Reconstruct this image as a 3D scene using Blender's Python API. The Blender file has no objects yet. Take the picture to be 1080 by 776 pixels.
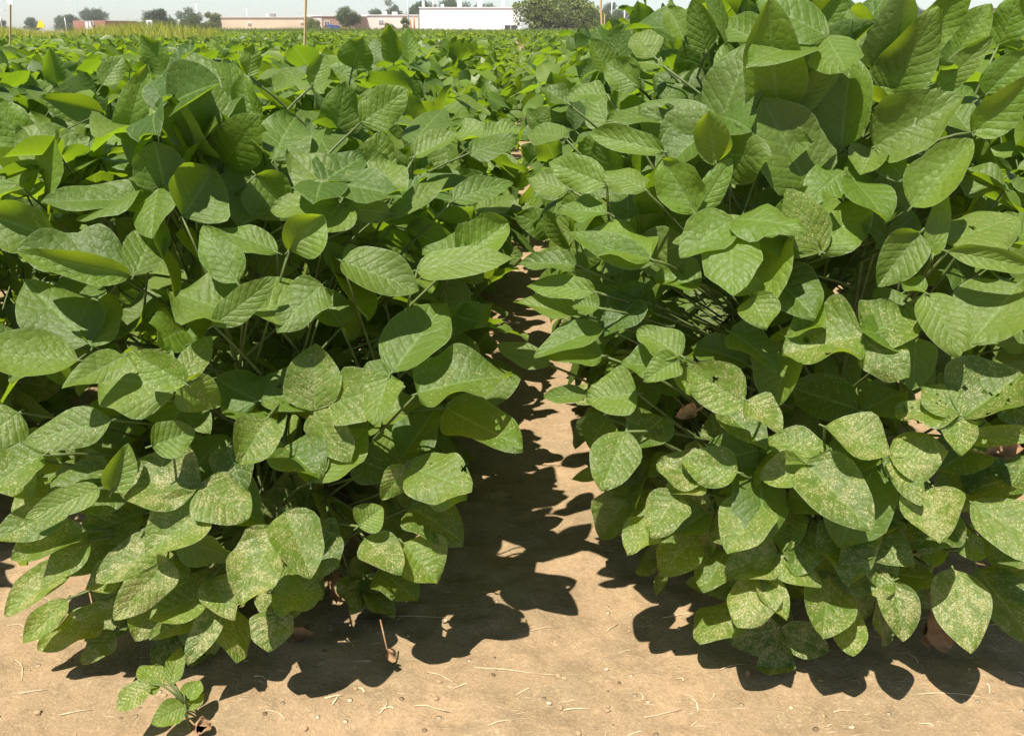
import bpy, math, random
import numpy as np
R = math.radians
rng = np.random.default_rng(7)
random.seed(7)
C = bpy.context.scene.collection
sc = bpy.context.scene

# ------------------------------------------------------------------ constants
IW, IH = 1080.0, 776.0
F = 950.0
EYE = 0.867
CAMX = -0.018
PITCH = R(20.6)
YAW = math.atan(8.0 / 950.0) * 0.94
SUN_DIR = np.array([-0.25, -0.36, 1.0]); SUN_DIR /= np.linalg.norm(SUN_DIR)   # towards the sun

# camera frame
cam_f = np.array([-math.sin(YAW) * math.cos(PITCH), math.cos(YAW) * math.cos(PITCH), -math.sin(PITCH)])
cam_r = np.array([math.cos(YAW), math.sin(YAW), 0.0])
cam_u = np.cross(cam_r, cam_f)
CAM = np.array([CAMX, 0.0, EYE])

def ray(px, py):
    d = cam_f + cam_r * ((px - IW / 2) / F) - cam_u * ((py - IH / 2) / F)
    return d / np.linalg.norm(d)

def at_y(px, py, Y):
    d = ray(px, py)
    return CAM + d * (Y / d[1])

def at_ground(px, py, z=0.0):
    d = ray(px, py)
    return CAM + d * ((z - EYE) / d[2])

def norm(v):
    v = np.asarray(v, float)
    return v / np.maximum(np.linalg.norm(v, axis=-1, keepdims=True), 1e-9)

# ------------------------------------------------------------------ scene helpers
def tag(o, label=None, cat=None, group=None, kind=None):
    if label: o['label'] = label
    if cat: o['category'] = cat
    if group: o['group'] = group
    if kind: o['kind'] = kind
    return o

def thing(name, label, cat, loc, group=None, rz=0.0):
    o = bpy.data.objects.new(name, None)
    o.empty_display_size = 0.05
    C.objects.link(o)
    o.location = [float(a) for a in loc]
    o.rotation_euler = (0, 0, rz)
    return tag(o, label, cat, group)

class Geo:
    """Collects quads with uv and a colour per vertex; build() links them as one mesh object."""
    def __init__(s):
        s.v = []; s.q = []; s.uv = []; s.c = []; s.n = 0
    def add(s, v, q, uv=None, c=None):
        v = np.asarray(v, float).reshape(-1, 3); q = np.asarray(q, int).reshape(-1, 4)
        s.v.append(v); s.q.append(q + s.n)
        s.uv.append(np.zeros((len(v), 2)) if uv is None else np.asarray(uv, float).reshape(-1, 2))
        if c is None: c = np.array([[0.5, 0, 0.5, 1]])
        c = np.asarray(c, float).reshape(-1, 4)
        if len(c) == 1: c = np.repeat(c, len(v), 0)
        s.c.append(c); s.n += len(v)
    def mesh(s, name, origin=(0, 0, 0), smooth=True):
        v = np.concatenate(s.v) - np.asarray(origin, float); q = np.concatenate(s.q)
        uv = np.concatenate(s.uv); c = np.concatenate(s.c)
        m = bpy.data.meshes.new(name)
        m.vertices.add(len(v)); m.vertices.foreach_set('co', v.astype(np.float32).ravel())
        # quads with a doubled last corner become triangles
        tri = q[:, 2] == q[:, 3]
        lens = np.where(tri, 3, 4)
        mask = np.ones(q.shape, bool); mask[tri, 3] = False
        loops = q[mask]
        m.loops.add(len(loops)); m.loops.foreach_set('vertex_index', loops.astype(np.int32))
        starts = np.concatenate([[0], np.cumsum(lens)[:-1]])
        m.polygons.add(len(q)); m.polygons.foreach_set('loop_start', starts.astype(np.int32))
        m.polygons.foreach_set('use_smooth', np.full(len(q), smooth, bool))
        m.update(calc_edges=True)
        ul = m.uv_layers.new(name='UVMap')
        ul.data.foreach_set('uv', uv[loops].astype(np.float32).ravel())
        ca = m.color_attributes.new('leafvar', 'FLOAT_COLOR', 'POINT')
        ca.data.foreach_set('color', c.astype(np.float32).ravel())
        m.validate()
        return m
    def build(s, name, mat, parent=None, origin=(0, 0, 0), smooth=True):
        m = s.mesh(name, origin, smooth)
        m.materials.append(mat)
        o = bpy.data.objects.new(name, m)
        C.objects.link(o)
        if parent is not None: o.parent = parent
        else: o.location = [float(a) for a in origin]
        return o
    # --- shapes
    def box(s, x0, x1, y0, y1, z0, z1):
        v = [(x0,y0,z0),(x1,y0,z0),(x1,y1,z0),(x0,y1,z0),(x0,y0,z1),(x1,y0,z1),(x1,y1,z1),(x0,y1,z1)]
        s.add(v, [(0,3,2,1),(4,5,6,7),(0,1,5,4),(1,2,6,5),(2,3,7,6),(3,0,4,7)])
    def tube(s, pts, rad, k=6, c=None):
        pts = np.asarray(pts, float); n = len(pts)
        rad = np.broadcast_to(np.asarray(rad, float), (n,))
        d = norm(np.gradient(pts, axis=0))
        ref = np.array([0.31, 0.17, 0.93]) if abs(d[0] @ np.array([0.31, 0.17, 0.93])) < 0.95 else np.array([1.0, 0, 0])
        a = norm(np.cross(d, ref)); b = np.cross(d, a)
        th = np.arange(k) * 2 * math.pi / k
        ring = pts[:, None] + rad[:, None, None] * (np.cos(th)[None, :, None] * a[:, None] + np.sin(th)[None, :, None] * b[:, None])
        q = []
        for i in range(n - 1):
            for j in range(k):
                q.append((i*k+j, i*k+(j+1)%k, (i+1)*k+(j+1)%k, (i+1)*k+j))
        v = ring.reshape(-1, 3)
        v = np.vstack([v, pts[:1], pts[-1:]])
        for j in range(k):
            q.append((n*k, (j+1)%k, j, j)); q.append((n*k+1, (n-1)*k+j, (n-1)*k+(j+1)%k, (n-1)*k+(j+1)%k))
        s.add(v, q, None, c)

OUT_T = np.array([0, .03, .08, .16, .28, .40, .52, .64, .76, .87, .95, 1.0])
OUT_W = np.array([.05, .18, .30, .42, .49, .50, .48, .43, .345, .23, .125, .02])
_tmpl = {}
def template(nt, nv):
    if (nt, nv) not in _tmpl:
        t = np.linspace(0, 1, nt) if nt > 4 else np.array([0, .35, .7, 1.0])[:nt] if nt == 4 else np.array([0, .45, 1.0])
        if nt >= 7:
            t = 0.5 - 0.5 * np.cos(np.linspace(0, 1, nt) * math.pi); t = 0.45 * np.linspace(0, 1, nt) + 0.55 * t
        v = np.linspace(-1, 1, nv)
        T, V = np.meshgrid(t, v, indexing='ij')
        q = []
        for i in range(nt - 1):
            for j in range(nv - 1):
                q.append((i*nv+j, i*nv+j+1, (i+1)*nv+j+1, (i+1)*nv+j))
        _tmpl[(nt, nv)] = (T.ravel(), V.ravel(), np.array(q))
    return _tmpl[(nt, nv)]

def leaflets(geo, P, A, N, L, W, tone, speck, hue, det=(9, 7), cup=None, droop=None, wave=None, g=None, holes=None):
    """n leaflets at once: base P, axis A, face normal N, length L, width W."""
    g = g or rng
    P = np.atleast_2d(P); n = len(P); A = norm(np.atleast_2d(A)); N = np.atleast_2d(N)
    N = norm(N - A * np.sum(N * A, 1, keepdims=True)); S = np.cross(A, N)
    L = np.broadcast_to(L, (n,)); W = np.broadcast_to(W, (n,))
    cup = g.uniform(-.06, .42, n) if cup is None else np.broadcast_to(cup, (n,))
    droop = g.uniform(-.05, .28, n) if droop is None else np.broadcast_to(droop, (n,))
    wave = g.uniform(.03, .10, n) if wave is None else np.broadcast_to(wave, (n,))
    ph = g.uniform(0, 6.28, (n, 2)); fr = g.uniform(4, 9, (n, 1)); tw = g.uniform(-.28, .28, n); bend = g.uniform(-.06, .06, n)
    T, V, q = template(*det)
    hw = np.interp(T[None] ** g.uniform(.84, 1.18, (n, 1)), OUT_T, OUT_W)
    edge = 1 + .05 * np.sin(fr * 1.7 * T[None] + ph[:, 1:2] + V[None] * 2)
    lat = hw * V[None] * edge * W[:, None]
    al = L[:, None] * T[None] * (1 - .06 * (cup[:, None] > .3))
    Vf = np.sqrt(V[None] ** 2 + .02)
    z = cup[:, None] * np.abs(lat) * (.55 + .7 * Vf)
    z = z + wave[:, None] * W[:, None] * (np.sin(fr * T[None] * 1.3 + ph[:, :1] + 1.4 * np.sign(V[None])) * V[None] ** 2)
    z = z - droop[:, None] * L[:, None] * T[None] ** 2
    curl = g.uniform(-.07, .15, n)
    z = z - curl[:, None] * W[:, None] * (V[None] ** 4) * np.sin(math.pi * np.clip(T[None] * 1.05, 0, 1)) 
    z = z + tw[:, None] * lat * (T[None] - .3)
    lat = lat + bend[:, None] * L[:, None] * T[None] ** 2
    v = P[:, None] + al[..., None] * A[:, None] + lat[..., None] * S[:, None] + z[..., None] * N[:, None]
    v[..., 2] = np.maximum(v[..., 2], .006)
    m = len(T)
    if holes is not None:
        qt = T[q].mean(1); qv = V[q].mean(1) * np.interp(qt, OUT_T, OUT_W)
        keep = np.ones(len(q), bool)
        for (ht, hv, hr) in holes: keep &= ((qt - ht) ** 2 + ((qv - hv) * .75) ** 2) > (hr * (1 + .3 * np.sin(5 * np.arctan2(qv - hv, qt - ht) + ht * 40))) ** 2
        q = q[keep]
    m = len(T)
    qq = (q[None] + (np.arange(n) * m)[:, None, None]).reshape(-1, 4)
    uv = np.broadcast_to(np.stack([T, V * .5 + .5], -1)[None], (n, m, 2))
    col = np.ones((n, m, 4)); col[..., 0] = np.broadcast_to(tone, (n,))[:, None]; col[..., 1] = np.broadcast_to(speck, (n,))[:, None]
    col[..., 2] = np.broadcast_to(hue, (n,))[:, None]
    geo.add(v.reshape(-1, 3), qq, uv.reshape(-1, 2), col.reshape(-1, 4))

# ------------------------------------------------------------------ materials
class NT:
    def __init__(s, name):
        s.m = bpy.data.materials.new(name); s.m.use_nodes = True
        s.t = s.m.node_tree; s.t.nodes.clear()
        s.out = s.t.nodes.new('ShaderNodeOutputMaterial')
    def n(s, typ, **kw):
        nd = s.t.nodes.new(typ)
        for k, v in kw.items():
            if k in nd.inputs.keys(): nd.inputs[k].default_value = v
            else: setattr(nd, k, v)
        return nd
    def l(s, a, b): s.t.links.new(a, b)
    def math(s, op, a, b=None, c=None, clamp=False):
        nd = s.t.nodes.new('ShaderNodeMath'); nd.operation = op; nd.use_clamp = clamp
        for i, x in enumerate((a, b, c)):
            if x is None: continue
            if isinstance(x, (int, float)): nd.inputs[i].default_value = x
            else: s.l(x, nd.inputs[i])
        return nd.outputs[0]
    def mix(s, f, a, b, blend='MIX'):
        nd = s.t.nodes.new('ShaderNodeMix'); nd.data_type = 'RGBA'; nd.blend_type = blend; nd.clamp_factor = True
        for idx, x in ((0, f), (6, a), (7, b)):
            if isinstance(x, (int, float)): nd.inputs[idx].default_value = x
            elif isinstance(x, tuple): nd.inputs[idx].default_value = (*x, 1) if len(x) == 3 else x
            else: s.l(x, nd.inputs[idx])
        return nd.outputs[2]
    def ss(s, x, lo, hi):
        nd = s.t.nodes.new('ShaderNodeMapRange'); nd.interpolation_type = 'SMOOTHSTEP'
        s.l(x, nd.inputs[0]); nd.inputs[1].default_value = lo; nd.inputs[2].default_value = hi
        return nd.outputs[0]
    def noise(s, co, scale, detail=4, rough=.55):
        nd = s.n('ShaderNodeTexNoise'); nd.inputs['Scale'].default_value = scale; nd.inputs['Detail'].default_value = detail
        nd.inputs['Roughness'].default_value = rough
        if co is not None: s.l(co, nd.inputs['Vector'])
        return nd.outputs[0]

def leaf_material(name='soybean_leaf', lite=False, dark=(.044, .090, .006), light=(.144, .203, .027), yellow=(.135, .235, .012), trans=(.29, .46, .012), tf=.42, detail=True, rough=.52):
    k = NT(name)
    at = k.n('ShaderNodeAttribute', attribute_name='leafvar')
    sep = k.n('ShaderNodeSeparateColor'); k.l(at.outputs['Color'], sep.inputs[0])
    tone, speck, hue = sep.outputs[0], sep.outputs[1], sep.outputs[2]
    tc = k.n('ShaderNodeTexCoord')
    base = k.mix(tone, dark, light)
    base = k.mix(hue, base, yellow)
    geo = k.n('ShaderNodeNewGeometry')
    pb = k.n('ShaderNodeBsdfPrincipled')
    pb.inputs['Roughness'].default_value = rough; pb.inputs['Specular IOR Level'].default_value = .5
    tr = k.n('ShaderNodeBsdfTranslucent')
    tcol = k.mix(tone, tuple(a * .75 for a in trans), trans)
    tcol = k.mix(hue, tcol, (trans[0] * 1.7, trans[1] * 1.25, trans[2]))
    if lite:
        uv = k.n('ShaderNodeUVMap', uv_map='UVMap'); su = k.n('ShaderNodeSeparateXYZ'); k.l(uv.outputs[0], su.inputs[0])
        va = k.math('ABSOLUTE', k.math('SUBTRACT', k.math('MULTIPLY', su.outputs[1], 2.0), 1.0))
        s_ = k.math('SUBTRACT', k.math('MULTIPLY', su.outputs[0], 7.5), k.math('MULTIPLY', va, 1.9))
        tri = k.math('MULTIPLY', k.math('ABSOLUTE', k.math('SUBTRACT', k.math('FRACT', s_), .5)), 2.0)
        vein = k.math('MAXIMUM', k.ss(va, .09, .02), k.math('MULTIPLY', k.ss(tri, .80, .99), .45))
        base = k.mix(k.math('MULTIPLY', vein, .6), base, (.17, .25, .075))
        nzl = k.noise(tc.outputs['Object'], 120, 2, .6)
        hl = k.math('ADD', k.math('MULTIPLY', k.math('SUBTRACT', 1.0, k.math('POWER', tri, 3.0)), .6), nzl)
        bl = k.n('ShaderNodeBump'); bl.inputs['Strength'].default_value = .5; bl.inputs['Distance'].default_value = .002
        k.l(hl, bl.inputs['Height']); k.l(bl.outputs[0], pb.inputs['Normal'])
    if detail:
        uv = k.n('ShaderNodeUVMap', uv_map='UVMap')
        su = k.n('ShaderNodeSeparateXYZ'); k.l(uv.outputs[0], su.inputs[0])
        u = su.outputs[0]
        va = k.math('ABSOLUTE', k.math('SUBTRACT', k.math('MULTIPLY', su.outputs[1], 2.0), 1.0))
        side = k.math('MULTIPLY', k.math('GREATER_THAN', su.outputs[1], .5), .37)
        s_ = k.math('ADD', k.math('SUBTRACT', k.math('MULTIPLY', u, k.math('ADD', 5.6, k.math('MULTIPLY', tone, 3.0))), k.math('MULTIPLY', va, k.math('ADD', 1.3, k.math('MULTIPLY', tone, 1.1)))), side)
        wob = k.noise(uv.outputs[0], 9, 2)
        s_ = k.math('ADD', s_, k.math('MULTIPLY', wob, .35))
        tri = k.math('MULTIPLY', k.math('ABSOLUTE', k.math('SUBTRACT', k.math('FRACT', s_), .5)), 2.0)
        lat = k.ss(tri, .86, .99)
        mid = k.ss(va, .075, .015)
        # fine net of small veins
        vo = k.n('ShaderNodeTexVoronoi', feature='DISTANCE_TO_EDGE'); vo.inputs['Scale'].default_value = 190
        k.l(tc.outputs['Object'], vo.inputs['Vector'])
        net = k.ss(vo.outputs['Distance'], .10, .0)
        vein = k.math('MAXIMUM', mid, k.math('MULTIPLY', lat, .55))
        vein2 = k.math('MAXIMUM', vein, k.math('MULTIPLY', net, .16))
        base = k.mix(k.math('MULTIPLY', vein2, .70), base, (.17, .26, .060))
        blot = k.noise(tc.outputs['Object'], 38, 4, .6)
        base = k.mix(k.ss(blot, .45, .8), base, k.mix(.5, base, (.10, .15, .03)))
        # stippling: pale feeding specks on old leaves
        v2 = k.n('ShaderNodeTexVoronoi'); v2.inputs['Scale'].default_value = 500; v2.inputs['Randomness'].default_value = 1
        k.l(tc.outputs['Object'], v2.inputs['Vector'])
        patch = k.noise(tc.outputs['Object'], 55, 3, .6)
        near = k.math('SUBTRACT', 1.0, k.ss(vein, .0, .9))
        amt = k.math('MULTIPLY', speck, k.math('ADD', k.math('MULTIPLY', k.ss(patch, .40, .62), 1.05), .14))
        v2s = k.n('ShaderNodeSeparateColor'); k.l(v2.outputs['Color'], v2s.inputs[0])
        on = k.math('LESS_THAN', v2s.outputs[0], k.math('MULTIPLY', amt, 1.25))
        spot = k.math('MULTIPLY', k.ss(v2.outputs['Distance'], .52, .30), on)
        base = k.mix(k.math('MULTIPLY', amt, .46), base, (.26, .265, .085))
        base = k.mix(k.math('MULTIPLY', spot, .82), base, (.52, .46, .22))
        tcol = k.mix(k.math('MULTIPLY', vein, .5), tcol, (.42, .55, .10))
        tcol = k.mix(k.math('MULTIPLY', spot, .5), tcol, (.5, .42, .12))
        # pale rim along the leaf margin
        rim = k.math('MULTIPLY', k.ss(va, .93, 1.0), .60)
        base = k.mix(rim, base, (.20, .26, .11))
        # relief: the tissue bulges between the veins
        bul = k.math('SUBTRACT', 1.0, k.math('POWER', tri, 3.0))
        hgt = k.math('ADD', k.math('MULTIPLY', bul, .55), k.math('MULTIPLY', k.ss(va, .0, .16), .45))
        vq = k.n('ShaderNodeTexVoronoi'); vq.inputs['Scale'].default_value = 125
        k.l(tc.outputs['Object'], vq.inputs['Vector'])
        puck = k.math('SUBTRACT', 1.0, k.math('POWER', vq.outputs['Distance'], 2.0))
        hgt = k.math('ADD', hgt, k.math('MULTIPLY', puck, .85))
        hgt = k.math('ADD', hgt, k.math('MULTIPLY', k.noise(tc.outputs['Object'], 60, 3, .65), .9))
        hgt = k.math('SUBTRACT', hgt, k.math('MULTIPLY', net, .12))
        bp = k.n('ShaderNodeBump'); bp.inputs['Strength'].default_value = .55; bp.inputs['Distance'].default_value = .0024
        k.l(hgt, bp.inputs['Height']); k.l(bp.outputs[0], pb.inputs['Normal'])
        k.l(k.math('ADD', k.math('MULTIPLY', blot, .22), rough - .10), pb.inputs['Roughness'])
    base = k.mix(k.math('MULTIPLY', geo.outputs['Backfacing'], .55), base, (.115, .165, .060))
    k.l(base, pb.inputs['Base Color']); k.l(tcol, tr.inputs['Color'])
    ms = k.n('ShaderNodeMixShader'); ms.inputs[0].default_value = tf
    k.l(pb.outputs[0], ms.inputs[1]); k.l(tr.outputs[0], ms.inputs[2]); k.l(ms.outputs[0], k.out.inputs[0])
    return k.m

def simple_mat(name, col, rough=.7, col2=None, scale=8.0, bump=0.0, metal=0.0, coord='Object'):
    k = NT(name)
    pb = k.n('ShaderNodeBsdfPrincipled'); pb.inputs['Roughness'].default_value = rough; pb.inputs['Metallic'].default_value = metal
    tc = k.n('ShaderNodeTexCoord')
    nz = k.noise(tc.outputs[coord], scale, 5, .6)
    c2 = col2 or tuple(a * .72 for a in col)
    k.l(k.mix(k.ss(nz, .3, .7), col, c2), pb.inputs['Base Color'])
    if bump:
        bp = k.n('ShaderNodeBump'); bp.inputs['Strength'].default_value = bump; bp.inputs['Distance'].default_value = .01
        k.l(nz, bp.inputs['Height']); k.l(bp.outputs[0], pb.inputs['Normal'])
    k.l(pb.outputs[0], k.out.inputs[0])
    return k.m

def brick_mat(name, c1, c2, mortar, scale=1.0):
    k = NT(name); pb = k.n('ShaderNodeBsdfPrincipled'); pb.inputs['Roughness'].default_value = .85
    tc = k.n('ShaderNodeTexCoord'); mp = k.n('ShaderNodeMapping'); mp.inputs['Rotation'].default_value = (R(90), 0, 0)
    k.l(tc.outputs['Object'], mp.inputs[0])
    b = k.n('ShaderNodeTexBrick'); b.inputs['Scale'].default_value = scale
    b.inputs['Color1'].default_value = (*c1, 1); b.inputs['Color2'].default_value = (*c2, 1); b.inputs['Mortar'].default_value = (*mortar, 1)
    k.l(mp.outputs[0], b.inputs['Vector'])
    nz = k.noise(tc.outputs['Object'], .35, 4, .6)
    k.l(k.mix(k.ss(nz, .35, .75), b.outputs[0], k.mix(.35, b.outputs[0], tuple(a * .6 for a in c1))), pb.inputs['Base Color'])
    k.l(pb.outputs[0], k.out.inputs[0])
    return k.m

def soil_material():
    k = NT('sandy_soil'); pb = k.n('ShaderNodeBsdfPrincipled'); pb.inputs['Roughness'].default_value = .95; pb.inputs['Specular IOR Level'].default_value = .15
    tc = k.n('ShaderNodeTexCoord'); co = tc.outputs['Object']
    big = k.noise(co, 3.2, 5, .6); mid = k.noise(co, 22, 5, .65); fine = k.noise(co, 260, 4, .7)
    c = k.mix(k.ss(big, .32, .68), (.345, .236, .132), (.270, .187, .104))
    c = k.mix(k.math('MULTIPLY', k.ss(mid, .46, .68), .72), c, (.205, .142, .078))
    stain = k.noise(co, 7.5, 6, .68)
    c = k.mix(k.math('MULTIPLY', k.ss(stain, .50, .66), .55), c, (.215, .165, .095))
    grit = k.noise(co, 95, 3, .7)
    c = k.mix(k.math('MULTIPLY', k.ss(grit, .56, .70), .5), c, (.44, .32, .19))
    c = k.mix(k.math('MULTIPLY', k.ss(grit, .44, .32), .5), c, (.19, .128, .07))
    c = k.mix(k.math('MULTIPLY', k.ss(fine, .50, .70), .55), c, (.45, .325, .185))
    c = k.mix(k.math('MULTIPLY', k.ss(fine, .44, .30), .60), c, (.20, .130, .068))
    # stretched chaff fibres pressed into the crust
    fib_h = None
    for rot, sx in ((.5, 7), (1.9, 6), (2.7, 8)):
        mp = k.n('ShaderNodeMapping'); mp.inputs['Rotation'].default_value = (0, 0, rot); mp.inputs['Scale'].default_value = (sx * 4, 300, 60)
        wr = k.n('ShaderNodeVectorMath'); wr.operation = 'ADD'
        nzw = k.n('ShaderNodeTexNoise'); nzw.inputs['Scale'].default_value = 14; k.l(co, nzw.inputs['Vector'])
        sc_ = k.n('ShaderNodeVectorMath'); sc_.operation = 'SCALE'; sc_.inputs['Scale'].default_value = .035; k.l(nzw.outputs['Color'], sc_.inputs[0])
        k.l(co, wr.inputs[0]); k.l(sc_.outputs[0], wr.inputs[1]); k.l(wr.outputs[0], mp.inputs[0])
        f = k.ss(k.noise(mp.outputs[0], 1.0, 1, .4), .70, .78)
        c = k.mix(k.math('MULTIPLY', f, .55), c, (.56, .43, .27))
        fib_h = f if fib_h is None else k.math('MAXIMUM', fib_h, f)
    vo = k.n('ShaderNodeTexVoronoi'); vo.inputs['Scale'].default_value = 55; k.l(co, vo.inputs['Vector'])
    vs = k.n('ShaderNodeSeparateColor'); k.l(vo.outputs['Color'], vs.inputs[0])
    peb = k.math('MULTIPLY', k.ss(vo.outputs['Distance'], .24, .16), k.math('LESS_THAN', vs.outputs[0], .10))
    c = k.mix(k.math('MULTIPLY', peb, .8), c, k.mix(vs.outputs[1], (.14, .085, .045), (.55, .45, .32)))
    k.l(c, pb.inputs['Base Color'])
    h = k.math('ADD', k.math('MULTIPLY', mid, .8), k.math('MULTIPLY', fine, .35))
    h = k.math('ADD', h, k.math('MULTIPLY', fib_h, .12)); h = k.math('ADD', h, k.math('MULTIPLY', peb, .5))
    bp = k.n('ShaderNodeBump'); bp.inputs['Strength'].default_value = .9; bp.inputs['Distance'].default_value = .008
    k.l(h, bp.inputs['Height']); k.l(bp.outputs[0], pb.inputs['Normal']); k.l(pb.outputs[0], k.out.inputs[0])
    return k.m

M_leaf = leaf_material()
M_leaf_lite = leaf_material('soybean_leaf_veined', lite=True, detail=False, rough=.54)
M_leaf_mid = leaf_material('soybean_leaf_plain', detail=False, dark=(.044, .090, .006), light=(.144, .203, .027), rough=.48)
M_stem = simple_mat('green_stem', (.105, .14, .035), .6, (.065, .09, .022), 40)
M_soil = soil_material()
M_dead = simple_mat('dead_leaf', (.33, .20, .10), .85, (.20, .11, .05), 60, .5)
M_straw = simple_mat('dry_straw', (.58, .46, .29), .7, (.42, .31, .17), 90)
M_stake = simple_mat('raw_pine_stake', (.58, .40, .20), .7, (.50, .33, .15), 30)
M_white = simple_mat('white_paint', (.84, .84, .84), .6, (.80, .80, .80), .25)
M_cream = simple_mat('cream_panel', (.72, .66, .58), .7, (.68, .61, .53), .3)

# ------------------------------------------------------------------ ground
def vnoise(x, y, seed):
    g = np.random.default_rng(seed).random((257, 257))
    xi = np.floor(x).astype(int); yi = np.floor(y).astype(int); fx = x - xi; fy = y - yi
    fx = fx * fx * (3 - 2 * fx); fy = fy * fy * (3 - 2 * fy)
    a = g[xi % 256, yi % 256]; b = g[(xi + 1) % 256, yi % 256]; c = g[xi % 256, (yi + 1) % 256]; d = g[(xi + 1) % 256, (yi + 1) % 256]
    return (a * (1 - fx) + b * fx) * (1 - fy) + (c * (1 - fx) + d * fx) * fy

def graded(lo, f0, f1, step, hi, ratio=1.25):
    xs = list(np.arange(f0, f1 + 1e-6, step))
    s = step; x = xs[-1]
    while x < hi: s *= ratio; x += s; xs.append(min(x, hi))
    s = step; x = xs[0]; left = []
    while x > lo: s *= ratio; x -= s; left.append(max(x, lo))
    return np.array(left[::-1] + xs)
def ground_z(x, y):
    near = np.clip(1.2 - np.hypot(x, y - 1.3) / 6.0, 0, 1)
    r = np.cos((np.abs(x) - .45) / .9 * 2 * math.pi) * .012 * np.clip((y - .95) / .5, 0, 1)
    n = (vnoise(x * 5, y * 5, 1) - .5) * .024 + (vnoise(x * 17, y * 17, 2) - .5) * .013 + (vnoise(x * 41, y * 41, 3) - .5) * .0075
    return np.where(near > 0, (r + n - .012) * near, 0)
gx = graded(-430, -1.25, 1.25, .011, 430); gy = graded(-40, .72, 1.9, .011, 430)
X, Y = np.meshgrid(gx, gy, indexing='ij')
Z = ground_z(X, Y)
nx, ny = X.shape
idx = np.arange(nx * ny).reshape(nx, ny)
quads = np.stack([idx[:-1, :-1], idx[1:, :-1], idx[1:, 1:], idx[:-1, 1:]], -1).reshape(-1, 4)
gg = Geo(); gg.add(np.stack([X, Y, Z], -1).reshape(-1, 3), quads)
tag(gg.build('ground', M_soil), kind='structure')

# ------------------------------------------------------------------ canopy model
HP = np.array([0, .06, .15, .30, .50, .68, .82, .92, 1.0, 1.06])
HW = np.array([.26, .32, .38, .435, .465, .46, .39, .26, .12, .02])
YC = 1.52
RY = np.array([.40, .45, .48, .50, .48, .41, .30, .18, .07, .01])
def row_height(xr, y):
    if xr > 0.2 and xr < 0.7: return float(np.interp(y, [1.3, 1.6, 3.0, 5.0, 8], [.88, .95, .90, .85, .80]))
    if xr > 0.7: return .84
    if xr > -.7: return float(np.interp(y, [1.3, 1.6, 3, 6], [.78, .79, .755, .755]))
    return .735
def Fsolid(p):
    xr = .45 if p[0] > 0 else -.45
    if p[0] < -.92: xr = -1.35
    H = row_height(xr, p[1]); k = p[2] / H
    if k > 1.06 or p[2] < -.02: return 9.0
    a = abs(p[0] - xr) / np.interp(k, HP, HW); b = max(0.0, YC - p[1]) / np.interp(k, HP, RY)
    return a ** 2.6 + b ** 2.6
def hit(px, py, deep=0.0):
    d = ray(px, py); best = (9, None)
    t = .9
    while t < 9:
        p = CAM + d * t
        if p[2] < 0.008:
            break
        f = Fsolid(p)
        if f < 1.0: return CAM + d * (t + deep), t + deep
        if f < best[0]: best = (f, t)
        t += .012
    tt = (best[1] if best[1] else (t - .05)) + deep
    return CAM + d * tt, tt

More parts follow.
